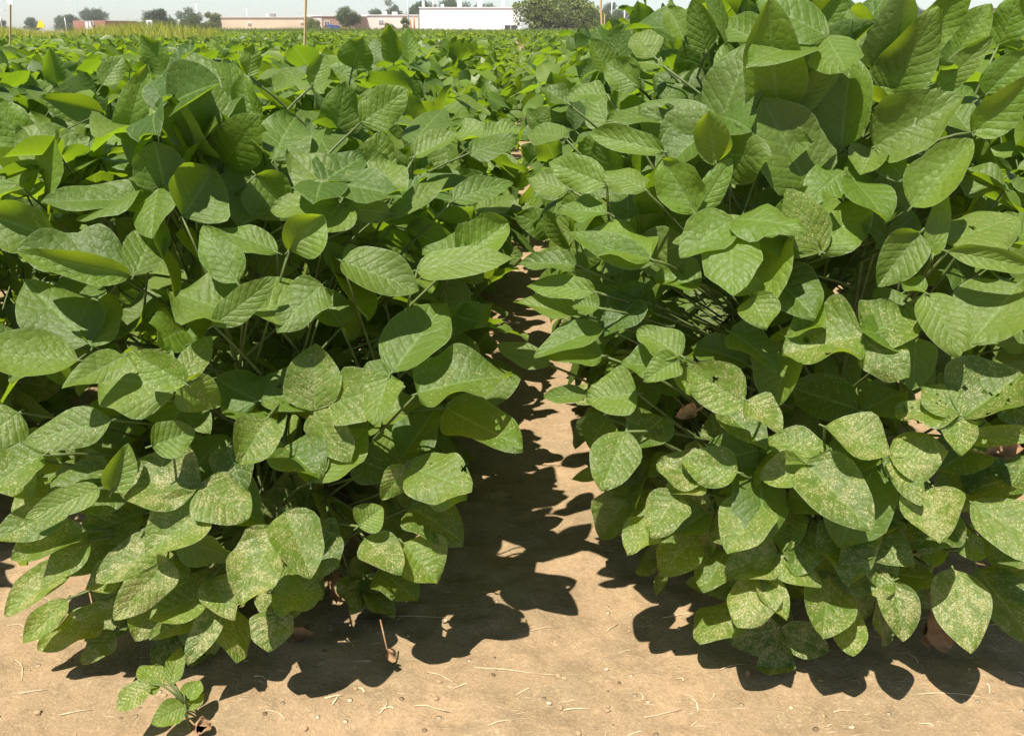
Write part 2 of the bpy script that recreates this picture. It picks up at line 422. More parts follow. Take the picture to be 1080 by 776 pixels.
# leaflets seen in the photograph:  base x y  tip x y  width  face(u lit / b back-lit / d shaded)  stipple
LEFT = """
211 152 190 86 58 b 0;213 156 238 120 20 u 0;174 204 170 154 60 b 0;192 228 225 173 55 b 0;85 190 17 137 50 u 0;87 187 90 125 24 u 0
109 120 35 107 28 b 0;132 148 168 82 30 b 0;180 83 156 42 25 b 0;231 82 178 60 25 u 0;288 168 300 101 60 u 0;296 174 331 122 34 u 0
355 207 302 160 40 u 0;270 185 310 230 50 b 0;171 211 76 218 38 u 0;141 290 147 220 38 u 0;134 282 32 275 55 u 0;137 290 50 277 28 b 0
59 253 -8 225 48 b 0;250 298 213 236 38 b 0;358 215 290 214 45 u 0;305 264 343 228 40 b 0;292 266 236 238 28 u 0;262 330 336 300 55 u 0
256 335 180 305 58 u 0;225 343 286 295 30 b 0;94 362 17 300 62 u 0;98 365 102 305 36 d 0;82 380 -6 372 44 u 0;184 412 104 388 68 u .1
196 405 139 368 34 b .2;190 405 207 352 28 u .2;190 405 224 428 42 b .2;117 443 35 462 38 u .1;131 375 86 412 30 u 0;160 470 200 455 38 b 0
272 422 225 405 50 d 0;274 422 355 402 52 u .1;282 441 262 488 45 u .3;211 511 125 500 58 u .75;211 511 262 545 60 u .7;222 533 165 572 54 u .6
118 518 137 468 26 b .1;105 515 48 540 28 u .1;330 507 381 460 45 u 0;328 510 322 462 34 d 0;92 560 37 585 34 u .5;95 570 60 608 30 u .4
74 600 24 630 36 u .8;70 632 46 668 28 u .5;108 650 64 675 34 u .9;135 635 85 648 20 u 1;130 605 97 615 28 u .6;180 590 135 640 42 b .95
175 575 120 598 40 u .8;190 567 236 595 36 b 0;292 555 270 620 55 u .9;222 610 255 640 32 u .8;220 625 168 645 38 u .3;232 642 207 685 28 u 1
212 650 170 665 24 u .8;290 642 290 676 42 u .9;287 625 338 625 40 u .3;215 680 210 712 36 u .8;300 540 338 590 45 u .4
414 392 468 313 62 u 0;412 393 374 402 36 d 0;410 398 398 444 40 u .1;440 415 541 384 52 u .1;470 430 546 466 48 d .1;422 483 466 428 40 d 0
430 492 494 505 50 u .15;428 490 405 530 28 b .5;360 275 438 305 45 u 0;440 285 536 268 34 u 0;390 216 405 160 62 u 0;372 222 325 250 36 u 0
412 225 368 222 22 b 0;485 275 535 230 44 b 0;490 270 444 262 36 u 0;478 212 537 182 28 u 0;380 130 428 95 38 b 0;435 152 465 95 40 u 0
437 165 486 140 26 u 0;495 162 545 140 30 u 0;412 230 470 178 24 u 0;415 66 412 34 20 b 0;432 66 430 34 18 b 0;372 72 385 48 34 b 0
378 555 403 535 32 b .1;385 568 425 590 34 u .6;425 572 464 610 46 u .25;450 505 490 520 40 u .1;432 535 492 558 44 d .2;330 90 342 55 20 b 0
60 90 62 60 18 b 0;108 90 128 58 22 b 0;262 80 270 50 18 b 0;270 130 255 82 30 b 0;30 160 5 110 40 b 0;340 300 300 345 44 u 0;20 435 -10 470 46 u .1
60 300 110 330 42 d 0;150 440 190 420 40 d 0;45 480 5 505 44 u .2;300 470 345 500 46 d .1;360 345 330 300 40 d 0;370 480 420 500 36 d .1
480 350 520 320 30 d 0;350 560 330 605 42 d .3;240 470 262 520 40 d .2;160 640 150 668 30 u .5;255 690 240 660 24 d .4;120 665 100 690 26 u .6;320 560 365 590 40 d .3
400 600 440 622 36 d .2;190 655 176 692 30 d .5;0 480 40 520 40 u .2;505 225 540 200 26 u 0;470 330 515 345 30 d 0;510 145 550 128 22 u 0
150 540 100 560 42 d .3;110 500 60 522 44 d .2;145 500 92 530 46 d .2;125 560 80 592 40 d .3;72 535 20 560 38 u .3;60 470 20 500 46 d .1;150 590 110 625 40 d .4;20 350 -15 395 46 d 0
"""
RIGHT = """
822 123 785 35 54 b 0;824 126 877 72 30 b 0;887 156 893 60 52 b 0;885 157 835 165 38 u 0;922 155 988 118 60 b 0;922 158 900 185 34 u 0
924 158 942 190 30 u 0;962 218 1020 153 42 b 0;1026 140 1082 92 38 b 0;1024 140 1010 92 36 u 0;865 265 790 215 58 u 0;865 267 832 203 44 b .2
867 265 920 205 50 u 0;817 290 745 258 45 d 0;791 232 720 250 24 u 0;733 225 702 165 42 b 0;737 222 768 172 26 b 0;755 172 740 128 34 b 0
998 253 1078 232 50 u .1;970 246 928 300 42 b 0;984 270 990 200 20 b 0;1000 265 1082 285 22 b 0;702 105 728 68 28 d 0;770 100 768 42 30 b 0
955 110 925 42 50 b 0;880 68 905 -5 50 u 0;935 100 965 35 52 b 0;960 60 998 0 36 b 0;850 40 880 -8 34 b 0;800 45 765 0 38 u 0
1010 55 1030 12 30 b 0;745 55 728 12 26 b 0;990 95 1027 52 26 b 0;835 52 830 0 34 u 0;720 40 705 2 28 b 0;1052 50 1060 8 32 b 0;690 60 672 28 34 u 0
795 310 770 286 28 u .1;793 312 802 350 40 u .1;815 290 848 338 62 u 0;910 355 830 365 72 u .35;912 355 965 325 54 u .25;910 358 945 392 44 u .3
975 310 1000 366 45 u 0;975 308 955 290 24 u 0;1075 300 1018 362 62 u 0;785 425 728 390 50 b .4;787 422 818 448 34 u .5;718 375 678 345 36 u 0
715 380 678 400 28 u 0;720 385 735 422 32 u .1;790 385 735 355 38 d 0;905 432 850 410 50 d .1;910 432 958 412 48 d .1;908 436 905 478 34 u .2
870 450 930 478 42 u .6;872 490 823 462 45 u .3;850 488 893 545 66 u .5;850 495 806 505 34 b .5;938 480 990 478 48 u .75;940 485 958 525 30 u .6
1015 440 990 405 40 u .3;1015 440 1082 395 60 u .3;1012 438 957 430 36 u .4;1010 440 1005 480 30 u .5;1018 462 1085 450 20 b .3
745 505 697 490 40 u .6;778 498 720 487 40 b .3;745 505 700 515 32 u .8;1020 520 1082 490 58 d .2;980 515 972 565 52 u 1;715 520 682 560 38 u .4
672 415 617 420 45 u 0;660 455 632 510 46 u .2;745 540 710 560 40 d .2;800 530 760 570 46 u .3;735 565 690 600 38 d .4;765 580 738 618 36 d .2
820 585 763 598 44 u 1;820 585 856 610 36 u .6;805 610 770 648 40 u .9;802 612 824 645 28 u .8;890 545 885 600 58 d .4;905 550 944 585 42 d .3
890 630 850 620 32 d .3;888 640 887 681 36 u .5;940 605 892 612 32 d .3;943 615 940 660 40 u .95;942 612 913 625 22 u .95;942 605 978 605 26 d .1
982 598 1008 560 20 u .2;1010 580 1042 575 28 u .4;1005 600 1000 666 52 u 1;1030 600 1065 665 52 d .3;1025 530 1090 580 58 u .3
686 273 612 228 55 u 0;688 278 602 248 30 b 0;640 195 580 165 34 b 0;600 200 558 185 30 u 0;700 122 640 130 26 u 0;700 160 618 135 28 b 0
595 145 558 130 30 u 0;608 280 545 270 22 u 0;628 308 552 292 26 u 0;610 332 540 315 24 u 0;632 325 603 318 20 u 0;637 345 560 370 26 u 0
635 375 578 372 28 u 0;580 385 525 364 24 u 0;618 415 575 420 18 u 0;700 385 657 385 30 u 0;740 300 690 290 34 d 0;690 330 640 300 36 d 0
1060 330 1085 360 40 d 0;700 440 660 470 40 d .2;850 330 880 300 40 d 0;760 430 800 470 38 d .3;1060 200 1020 170 40 d 0;680 200 640 170 34 u 0
840 230 800 200 36 d 0;670 90 640 60 34 b 0;640 75 620 45 26 b 0;700 70 660 60 30 u 0;600 110 570 90 22 u 0;640 100 600 95 24 u 0
960 340 930 300 36 d 0;1050 420 1085 440 36 d .2;770 350 810 380 40 d 0;690 545 660 575 32 u .4;1060 600 1085 640 36 d .4;960 540 930 520 40 d .4
850 560 830 600 40 d .4;640 225 590 215 28 u 0;660 250 610 262 26 d 0;1040 100 1070 60 34 b 0;900 110 860 75 36 b 0;1060 270 1030 230 34 u 0
1045 495 985 522 46 d .3;1035 465 980 500 42 d .2;1085 555 1040 592 50 d .3;1000 540 960 575 40 d .4;1085 480 1050 510 46 d .2;640 440 620 470 34 d .1
"""
HOLED = {(1015, 440): 9, (1012, 438): 8, (440, 415): 4, (998, 253): 1, (910, 355): 3, (912, 355): 3, (272, 422): 2, (274, 422): 2, (211, 152): 1, (375, 310): 2, (1018, 462): 2, (88, 395): 2, (785, 425): 2, (430, 492): 2}
def parse(txt):
    out = []
    for it in txt.replace('\n', ';').split(';'):
        w = it.split()
        if len(w) == 7: out.append([float(w[0]), float(w[1]), float(w[2]), float(w[3]), float(w[4]), w[5], float(w[6])])
    return out

# ------------------------------------------------------------------ plant generator
SPACING = .15
def plant_points(n, H, xr, yp, g, shell=1.0, front=.24, back=.2):
    """attachment point, outward direction and relative height for n leaves of one plant"""
    k = np.clip(g.beta(1.15, 1.0, n) * 1.0, .06, 1.0)
    k = np.where(g.random(n) < .16, g.uniform(.10, .36, n), k)
    th = g.uniform(0, 2 * math.pi, n)
    U = np.sqrt(g.uniform(.22, 1.0, n)) * shell
    hw = np.interp(k, HP, HW) - .045
    ry = np.where(np.sin(th) < 0, front, back) * np.interp(k, HP, RY) / .42
    p = np.stack([xr + hw * U * np.cos(th), yp + ry * U * np.sin(th), k * H], -1)
    o = norm(np.stack([np.cos(th), .7 * np.sin(th), np.zeros(n)], -1))
    return p, o, k, U

def petiole(geo, sx, sy, tip, h0, g, r=.0016, k=5):
    a = np.array([sx, sy, h0]); m = a * .5 + tip * .5 + np.array([0, 0, .025 * g.random()])
    t = np.linspace(0, 1, 5)[:, None]
    pts = a * (1 - t) ** 2 + m * 2 * t * (1 - t) + tip * t ** 2
    geo.tube(pts, np.linspace(r * 1.25, r, 5), k, [[.5, 0, .5, 1]])

def join_petiole(st, AP, tip, g, kr=5, r_=.0016, Lp=None):
    d = np.linalg.norm(AP - tip, axis=1) + np.where(AP[:, 2] > tip[2] - .02, .5, 0)
    a = AP[int(g.choice(np.argsort(np.abs(d - (Lp or g.uniform(.07, .16))))[:6]))] + g.normal(0, .004, 3)
    dd = np.linalg.norm(a - tip)
    if dd > .20: a = tip + (a - tip) * (.17 / dd) - np.array([0, 0, .05])
    m = a * .5 + tip * .5 + np.array([0, 0, .02 * g.random()])
    t = np.linspace(0, 1, 5)[:, None]
    st.tube(a * (1 - t) ** 2 + m * 2 * t * (1 - t) + tip * t ** 2, np.linspace(r_ * 1.25, r_, 5), kr, [[.5, 0, .5, 1]])

def grow(xr, yp, H, n, g, det, shell=1.0, front=.24, back=.2, stems=True, speckscale=1.0, kr=5, wf=1.0):
    """returns (foliage Geo, stem Geo) in world coordinates"""
    fol = Geo(); st = Geo()
    sx, sy = xr + g.uniform(-.05, .05), yp
    p, o, k, U = plant_points(n, H, xr, yp, g, shell, front, back)
    p[:, 0] = xr + (p[:, 0] - xr) * wf
    up = np.array([0, 0, 1.0])
    nz = g.normal(0, 1, (n, 3))
    erect = (g.random(n) < np.clip((k - .50) * 1.7, 0, .68))
    N = o * (.85 - .5 * k)[:, None] + up * (.55 + .35 * k)[:, None] + SUN_DIR * .25 + nz * .30
    Ne = norm(nz * np.array([1, 1, .25])) + up * .25 + np.array([0, -.35, 0])
    N = norm(np.where(erect[:, None], Ne, N))
    A = o * .8 + up * (-.75 + 1.15 * k + g.normal(0, .25, n))[:, None] + g.normal(0, .35, (n, 3))
    A = np.where(erect[:, None], up * 1.0 + g.normal(0, .4, (n, 3)), A)
    A = norm(A - N * np.sum(A * N, 1, keepdims=True)); S = np.cross(A, N)
    L = (.076 + .038 * np.clip(k, 0, .8)) * g.uniform(.8, 1.2, n)
    p[:, 2] -= np.where(erect, L * .75, 0)
    tone = g.uniform(.1, 1, n); hue = np.clip(g.normal(.08, .16, n), 0, .7)
    speck = np.clip((.40 - k) * 2.6 + g.normal(0, .20, n), 0, 1) * speckscale
    for ang, off, sc_ in ((0, .22, 1.0), (1.25, 0.0, .88), (-1.25, 0.0, .88)):
        aa = ang + g.normal(0, .15, n) if ang else g.normal(0, .08, n)
        ax = A * np.cos(aa)[:, None] + S * np.sin(aa)[:, None]
        tilt = g.normal(.12 if ang else 0, .32, n)
        ax2 = norm(ax * np.cos(tilt)[:, None] + N * np.sin(tilt)[:, None])
        n2 = norm(N * np.cos(tilt)[:, None] - ax * np.sin(tilt)[:, None] + g.normal(0, .22, (n, 3)))
        Ls = L * sc_ * g.uniform(.9, 1.1, n)
        leaflets(fol, p + A * (off * L)[:, None], ax2, n2, Ls, Ls * g.uniform(.70, .84, n), np.clip(tone + g.normal(0, .1, n), 0, 1), speck, hue, det, g=g)
    if stems:
        zt = np.linspace(0, H * .9, 8)
        wob = np.cumsum(g.normal(0, .007, (8, 2)), 0)
        pts = np.stack([sx + wob[:, 0] - wob[0, 0], sy + wob[:, 1] - wob[0, 1], zt - .01], -1)
        st.tube(pts, np.linspace(.0048, .0022, 8), max(kr, 5), [[.5, 0, .5, 1]])
        AP = [pts[1:]]
        for b in range(7):
            an = b * 2.4 + g.uniform(-.4, .4); ha = g.uniform(.06, .5) * H; i0 = np.array([np.interp(ha, zt, pts[:, 0]), np.interp(ha, zt, pts[:, 1]), ha])
            ke = min(.86, ha / H + g.uniform(.10, .38)); re_ = g.uniform(.45, .72)
            e = np.array([sx + (np.interp(ke, HP, HW) - .05) * wf * re_ * math.cos(an), sy + .85 * front * re_ * math.sin(an), ke * H])
            tt = np.linspace(0, 1, 6)[:, None]; md = i0 * .45 + e * .55 + np.array([0, 0, -.03 + .05 * g.random()])
            br = i0 * (1 - tt) ** 2 + md * 2 * tt * (1 - tt) + e * tt ** 2
            st.tube(br, np.linspace(.0030, .0017, 6), kr, [[.5, 0, .5, 1]]); AP.append(br[1:])
        AP = np.concatenate(AP); st.AP = AP
        for i in range(n):
            join_petiole(st, AP, p[i], g, kr)
            st.tube([p[i], p[i] + A[i] * .22 * L[i]], [.0014, .0011], kr, [[.5, 0, .5, 1]])
    return fol, st

# ---- plan where the single plants stand
ORD = ['first', 'second', 'third', 'fourth', 'fifth', 'sixth', 'seventh', 'eighth', 'ninth', 'tenth', 'eleventh', 'twelfth']
plan = []
def rowname(xr):
    return {-.45: 'row left of the bare furrow', .45: 'tall row right of the bare furrow', -1.35: 'second row left of the furrow', 1.35: 'second row right of the furrow',
            -2.25: 'third row left of the furrow', 2.25: 'third row right of the furrow', -3.15: 'fourth row left of the furrow', -4.05: 'fifth row left of the furrow', -4.95: 'sixth row left of the furrow'}[xr]
INDIV_END = {-.45: 7.6, .45: 7.6, -1.35: 7.6, 1.35: 6.0, -2.25: 7.6, 2.25: 6.0, -3.15: 7.6, -4.05: 7.6}
rows = []
for xr, yend in INDIV_END.items():
    y0 = max(1.30, (abs(xr) - .62) / .57)
    ys = []
    y = 1.30
    while y < yend:
        if y >= y0: ys.append(y)
        y += SPACING
    rows.append((xr, ys))

FRONT_N = 14
front_plants = {-.45: [], .45: [], -1.35: []}
variants = {}
def get_variant(lod, i):
    if (lod, i) in variants: return variants[(lod, i)]
    g = np.random.default_rng(500 + i * 17 + lod * 101)
    det = {0: (8, 7), 1: (8, 5), 2: (5, 3)}[lod]
    n = {0: 44, 1: 44, 2: 28}[lod]
    fol, st = grow(0, 0, .80, n, g, det, shell=1.0, front=.20, back=.20, stems=lod < 2, kr=4)
    m_f = fol.mesh('foliage'); m_f.materials.append(M_leaf_lite if lod < 2 else M_leaf_mid)
    m_s = None
    if lod < 2:
        m_s = st.mesh('stem'); m_s.materials.append(M_stem)
    variants[(lod, i)] = (m_f, m_s)
    return variants[(lod, i)]

FRONT_LABEL = {
    -.45: ['front soybean plant of the row left of the bare furrow, near the weed seedling'],
    .45: ['front soybean plant of the tall row right of the furrow, pale leaves at its foot'],
    -1.35: ['front soybean plant of the second row left of the furrow'],
}
total = 0
for xr, ys in rows:
    group = 'soybean plants in the ' + rowname(xr)
    for j, yp in enumerate(ys):
        g = np.random.default_rng(int(1000 + (xr + 9) * 100) * 50 + j)
        H = row_height(xr, yp) * (1 + g.normal(0, .03))
        x = xr + g.normal(0, .015)
        idx_front = int(round((yp - 1.3) / SPACING))
        if idx_front == 0 and xr in FRONT_LABEL: lab = FRONT_LABEL[xr][0]
        elif idx_front < 12 and abs(xr) < 1: lab = f'soybean plant {ORD[idx_front]} from the front end of the {rowname(xr)}'
        else: lab = f'soybean plant farther back in the {rowname(xr)}'
        main = abs(xr) < 1
        d = yp
        if (main and idx_front < FRONT_N) or (xr == -1.35 and idx_front < 4):
            t = thing('soybean_plant', lab, 'soybean plant', (x, yp, 0), group)
            shell = .88 if idx_front < 4 else .96
            fol, st = grow(x, yp, H, 72 if idx_front < 5 else 52, g, (11, 7) if idx_front < 7 else (8, 5), shell=shell, front=.235 if idx_front < 2 else .2, wf=float(np.interp(yp, [1.5, 2.4], [1.0, 1.04])) if main else 1.0)
            fol.build('foliage', M_leaf if idx_front < 9 else M_leaf_lite, t, (x, yp, 0))
            front_plants[xr].append(dict(t=t, x=x, y=yp, H=H, st=st, g=g))
        else:
            lod = 1 if d < 4.2 else 2
            m_f, m_s = get_variant(lod, int(g.integers(0, 7)))
            t = thing('soybean_plant', lab, 'soybean plant', (x, yp, 0), group, rz=(math.pi if g.random() < .5 else 0) + g.normal(0, .12))
            s = H / .80; t.scale = (g.uniform(.98, 1.06), g.uniform(.95, 1.1), s)
            o = bpy.data.objects.new('foliage', m_f); C.objects.link(o); o.parent = t
            if m_s:
                o = bpy.data.objects.new('stem', m_s); C.objects.link(o); o.parent = t
        total += 1
print('PLANTS', total)

# ---- the leaves that show in the photograph, grouped into trifoliate leaves on their plant
def place_leaves(txt, plants_by_row, seed):
    g = np.random.default_rng(seed)
    items = parse(txt); used = [False] * len(items)
    for i, it in enumerate(items):
        if used[i]: continue
        grp = [it]; used[i] = True
        for j in range(i + 1, len(items)):
            if not used[j] and math.hypot(items[j][0] - it[0], items[j][1] - it[1]) < 6:
                grp.append(items[j]); used[j] = True
        deep = {'u': .0, 'b': -.01, 'd': .075}[it[5]] + g.uniform(-.02, .025)
        P, t = hit(it[0], it[1], deep)
        xr = -1.35 if P[0] < -.95 else (-.45 if P[0] < 0 else .45)
        jit = g.normal(0, .10)
        pl = min(plants_by_row[xr], key=lambda q: abs(q['y'] - P[1] - .04 + jit))
        geo = Geo()
        for (bx, by, tx, ty, w, face, sp) in grp:
            d0 = ray(bx, by); Pb = CAM + d0 * t
            zc = t * (d0 @ cam_f)
            c = -d0
            upv = np.array([0, 0, 1.0])
            if face == 'b': n = c * .9 + upv * g.uniform(-.28, .30) + g.normal(0, .17, 3)
            else: n = c * .62 + upv * .74 + g.normal(0, .15, 3) + np.array([(-.2 if bx < 540 and P[0] > -.2 else .0), 0, 0])
            n = norm(n)
            dx, dy = tx - bx, -(ty - by); ln = math.hypot(dx, dy)
            scr = cam_r * dx / ln + cam_u * dy / ln
            q = -(scr @ n) / max(.45, (cam_f * -1) @ n)
            q = max(-.75, min(.75, q))
            a3 = scr - cam_f * q
            L = ln * zc / F * np.linalg.norm(a3)
            a = norm(a3)
            L = min(L, .150 if face == 'b' else .165)
            n = norm(n - a * (n @ a)); sd = np.cross(a, n)
            fac = math.hypot(sd @ cam_r, sd @ cam_u)
            W = min(w * zc / F / max(.62, fac), L * 1.0) * 1.10
            tone = {'u': g.uniform(.35, 1), 'b': g.uniform(.3, 1), 'd': g.uniform(0, .6)}[face]  # shaded leaves start from a darker range: shade put into the base colour
            hue = float(np.clip(g.normal(.30 if face == 'b' else .05, .18), 0, .85))  # back-lit leaves turned yellower: light through the blade put into the colour
            hl = None; det = (13, 9)
            if (bx, by) in HOLED:
                det = (46, 37); hl = [(g.uniform(.12, .88), g.uniform(-.36, .36), g.uniform(.012, .036)) for _ in range(HOLED[(bx, by)])]
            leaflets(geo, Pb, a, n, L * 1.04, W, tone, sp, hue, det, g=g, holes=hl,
                     cup=g.uniform(.08, .60) if face == 'b' else g.uniform(.02, .42), droop=g.uniform(-.08, .2), wave=g.uniform(.04, .13))
            geo.tube([Pb - a * .008, Pb + a * .004], [.0013, .0011], 5, [[.9, 0, .3, 1]])
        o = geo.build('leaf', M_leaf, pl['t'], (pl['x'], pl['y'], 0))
        sp = max(x[6] for x in grp)
        if sp >= .9: o['label'] = 'old leaf bleached with pale tan stippling'
        # petiole back to the stem
        join_petiole(pl['st'], pl['st'].AP, P, g, 5, .0018, g.uniform(.08, .18))
place_leaves(LEFT, front_plants, 11)
place_leaves(RIGHT, front_plants, 12)
for xr in front_plants:
    for pl in front_plants[xr]:
        pl['st'].build('stem', M_stem, pl['t'], (pl['x'], pl['y'], 0))

# ------------------------------------------------------------------ the rest of the field, one mass
def far_field():
    g = np.random.default_rng(77)
    for (ya, yb, dens, Lf, det, nm) in ((6.0, 12, 210, .115, (4, 3), 0), (12, 22, 130, .125, (4, 3), 1), (22, 95, 26, .20, (3, 3), 2)):
        geo = Geo()
        area = .62 * (yb ** 2 - ya ** 2)
        n = int(area * dens)
        y = np.sqrt(g.uniform(ya ** 2, yb ** 2, n)); x = g.uniform(-1, 1, n) * (.60 * y + .4)
        # leave the places of the single plants and the grass strip free
        xr = np.sign(x) * (np.floor(np.abs(x) / .9) * .9 + .45)
        lim = np.full(n, 1.2)
        for r_, e in INDIV_END.items(): lim = np.where(np.abs(xr - r_) < .01, e - .05, lim)
        left_grass = (x / y < -.322) & (y > 19)
        keep = (y > lim) & (~left_grass) & ~((nm < 2) & (x > 1.8) & (y > 30))
        x, y, xr = x[keep], y[keep], xr[keep]; n = len(x)
        rel = np.abs(x - xr) / .45
        H = .725 + .02 * np.sin(x * 1.3 + y * .7) + g.normal(0, .018, n)
        H = np.where((xr > 0) & (xr < .9), np.interp(y, [6, 9, 14], [.80, .77, .73]), H)
        prof = np.interp(rel, [0, .35, .6, .8, .95, 1.0], [1, .97, .86, .66, .4, .3])
        z = H * prof * (1 - .30 * g.random(n) ** 2.2)
        if nm == 2: z = np.minimum(H * (1 - .12 * g.random(n)), .70)
        nz = g.normal(0, 1, (n, 3)); up = np.array([0, 0, 1.0])
        er = g.random(n) < .55
        N = np.where(er[:, None], norm(nz * np.array([1, 1, .3])) + up * .2 + np.array([0, -.3, 0]), up * .9 + SUN_DIR * .3 + nz * .35)
        A = np.where(er[:, None], up + nz[:, ::-1] * .4, nz[:, ::-1] * np.array([1, 1, .3]))
        z = z - np.where(er, Lf * .7, 0)
        A = norm(A - norm(N) * np.sum(A * norm(N), 1, keepdims=True))
        L = Lf * g.uniform(.75, 1.2, n)
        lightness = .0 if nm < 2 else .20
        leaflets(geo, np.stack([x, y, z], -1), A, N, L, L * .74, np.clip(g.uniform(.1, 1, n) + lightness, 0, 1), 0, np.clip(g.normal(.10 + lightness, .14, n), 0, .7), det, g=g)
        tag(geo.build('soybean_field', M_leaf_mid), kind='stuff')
far_field()

# tall yellow-green grass beyond the plots
M_grass = leaf_material('meadow_grass', detail=False, dark=(.24, .30, .02), light=(.36, .42, .04), yellow=(.44, .44, .07), trans=(.48, .54, .04), tf=.35, rough=.6)
M_grass2 = leaf_material('verge_grass', detail=False, dark=(.09, .14, .025), light=(.15, .21, .045), yellow=(.25, .26, .07), trans=(.25, .34, .04), tf=.35, rough=.6)
def grass_patch(name, mat, n, fx, y0, y1, h, w, seed):
    g = np.random.default_rng(seed); geo = Geo()
    y = np.sqrt(g.uniform(y0 ** 2, y1 ** 2, n)); x = y * g.uniform(fx[0], fx[1], n)
    hh = h * g.uniform(.6, 1.12, n) * (.90 + .14 * np.sin(x * .9 + y * .4) + .08 * np.sin(x * .31))
    az = g.uniform(0, 6.28, n); lean = g.normal(0, .16, (n, 2))
    s = np.stack([np.cos(az), np.sin(az), np.zeros(n)], -1) * (w * g.uniform(.6, 1.4, n))[:, None]
    p0 = np.stack([x, y, np.zeros(n)], -1); p1 = p0 + np.stack([lean[:, 0] * hh * .4, lean[:, 1] * hh * .4, hh * .6], -1)
    p2 = p0 + np.stack([lean[:, 0] * hh * 1.3, lean[:, 1] * hh * 1.3, hh], -1)
    v = np.stack([p0 - s, p0 + s, p1 + s * .8, p1 - s * .8, p2], 1)
    b = (np.arange(n) * 5)[:, None]
    q = np.concatenate([b + np.array([[0, 1, 2, 3]]), b + np.array([[3, 2, 4, 4]])])
    col = np.ones((n, 5, 4)); col[..., 0] = g.random(n)[:, None]; col[..., 1] = 0; col[..., 2] = np.clip(g.normal(.3, .3, n), 0, 1)[:, None]
    geo.add(v.reshape(-1, 3), q, None, col.reshape(-1, 4))
    tag(geo.build(name, mat, smooth=False), kind='stuff')
grass_patch('tall_grass', M_grass, 26000, (-.66, -.318), 19.5, 60, 1.0, .016, 21)
grass_patch('verge_grass', M_grass2, 24000, (-.36, .34), 90, 150, .95, .07, 22)
grass_patch('tall_grass', M_grass2, 9000, (-.36, -.16), 60, 92, .95, .03, 23)

# ------------------------------------------------------------------ things lying on the soil
def gz(x, y): return float(ground_z(np.array([x]), np.array([y]))[0])
STRAWS = [(500, 697, 572, 702, 1.3), (572, 702, 597, 712, 1.0), (402, 640, 470, 642, 1.0), (437, 735, 478, 739, 1.4), (594, 741, 622, 740, 1.6), (400, 745, 408, 730, 1.5), (20, 660, 40, 668, 2.2),
          (160, 690, 215, 683, 1.2), (968, 728, 1050, 735, 1.2), (1040, 722, 1044, 730, 1.8), (730, 730, 737, 743, 2.0), (640, 655, 652, 647, 1.2), (830, 662, 842, 690, 1.5), (700, 640, 738, 636, 1.3),
          (15, 690, 22, 712, 1.2), (5, 618, 30, 600, 1.4), (450, 700, 478, 712, 1.0), (342, 732, 360, 728, 2.0), (350, 738, 356, 722, 1.6), (372, 716, 384, 722, 2.0), (60, 742, 95, 735, 1.2),
          (880, 745, 902, 742, 1.2), (760, 700, 790, 692, 1.0), (560, 660, 590, 655, 1.0), (680, 750, 720, 741, 1.1), (280, 745, 300, 752, 1.3), (20, 725, 48, 720, 1.2), (515, 760, 545, 755, 1.2)]
gs = np.random.default_rng(31)
for _ in range(36):
    x0, y0, a_, l_ = gs.uniform(0, 1080), gs.uniform(610, 775), gs.uniform(0, 6.28), gs.uniform(5, 22)
    STRAWS.append((x0, y0, x0 + l_ * math.cos(a_), y0 + .6 * l_ * math.sin(a_), gs.uniform(.7, 1.5)))
for i, (x0, y0, x1, y1, w) in enumerate(STRAWS):
    a = at_ground(x0, y0); b = at_ground(x1, y1); m = (a + b) / 2 + np.array([.004, .004, 0])
    pts = np.array([a, (a + m) / 2 + np.array([.001, .0015, 0]), m, b])
    for p in pts: p[2] = gz(p[0], p[1]) + .0012
    ge = Geo(); r = w * .00075; ge.tube(pts, [r, r * 1.05, r, r * .6], 5)
    o = ge.build('straw', M_straw, origin=m)
    ln = np.linalg.norm(a - b)
    tag(o, 'short pale dry straw lying on the sandy soil' if ln < .06 else 'long thin dry straw lying on the sandy soil', 'straw', 'straws scattered on the bare soil')
# clods and pebbles
M_clod = simple_mat('soil_clod', (.37, .25, .135), .95, (.29, .195, .105), 70, .6)
M_peb = simple_mat('pale_pebble', (.46, .36, .25), .85, (.36, .27, .18), 80, .3)
gcl = np.random.default_rng(5)
def clod(name, x, y, r, mat, label, group):
    u = np.linspace(0, math.pi, 7); v = np.linspace(0, 2 * math.pi, 9)[:-1]
    U, V = np.meshgrid(u, v, indexing='ij')
    rr = r * (1 + gcl.uniform(-.28, .28, U.shape)); rr[0] = r; rr[-1] = r
    sx, sy, sz = gcl.uniform(.8, 1.3), gcl.uniform(.8, 1.2), gcl.uniform(.5, .8)
    P = np.stack([rr * np.sin(U) * np.cos(V) * sx, rr * np.sin(U) * np.sin(V) * sy, rr * np.cos(U) * sz], -1)
    q = []
    for i in range(6):
        for j in range(8): q.append((i*8+j, (i+1)*8+j, (i+1)*8+(j+1)%8, i*8+(j+1)%8))
    ge = Geo(); z = gz(x, y) + r * .22
    ge.add(P.reshape(-1, 3) + np.array([x, y, z]), q)
    tag(ge.build(name, mat, origin=(x, y, z)), label, name, group)
for k_ in range(40):
    px, py = gcl.uniform(0, 1080), gcl.uniform(640, 775)
    p = at_ground(px, py)
    clod('clod', p[0], p[1], gcl.uniform(.0018, .0048), M_clod, 'small crumbly clod of brown soil on the bare ground', 'clods on the bare soil')
for (px, py) in ((836, 738), (717, 654), (470, 646), (579, 734), (120, 655), (640, 700), (900, 760), (430, 660)):
    p = at_ground(px, py)
    clod('pebble', p[0], p[1], .0036, M_peb, 'tiny pale pebble on the sandy soil', 'pebbles on the soil')

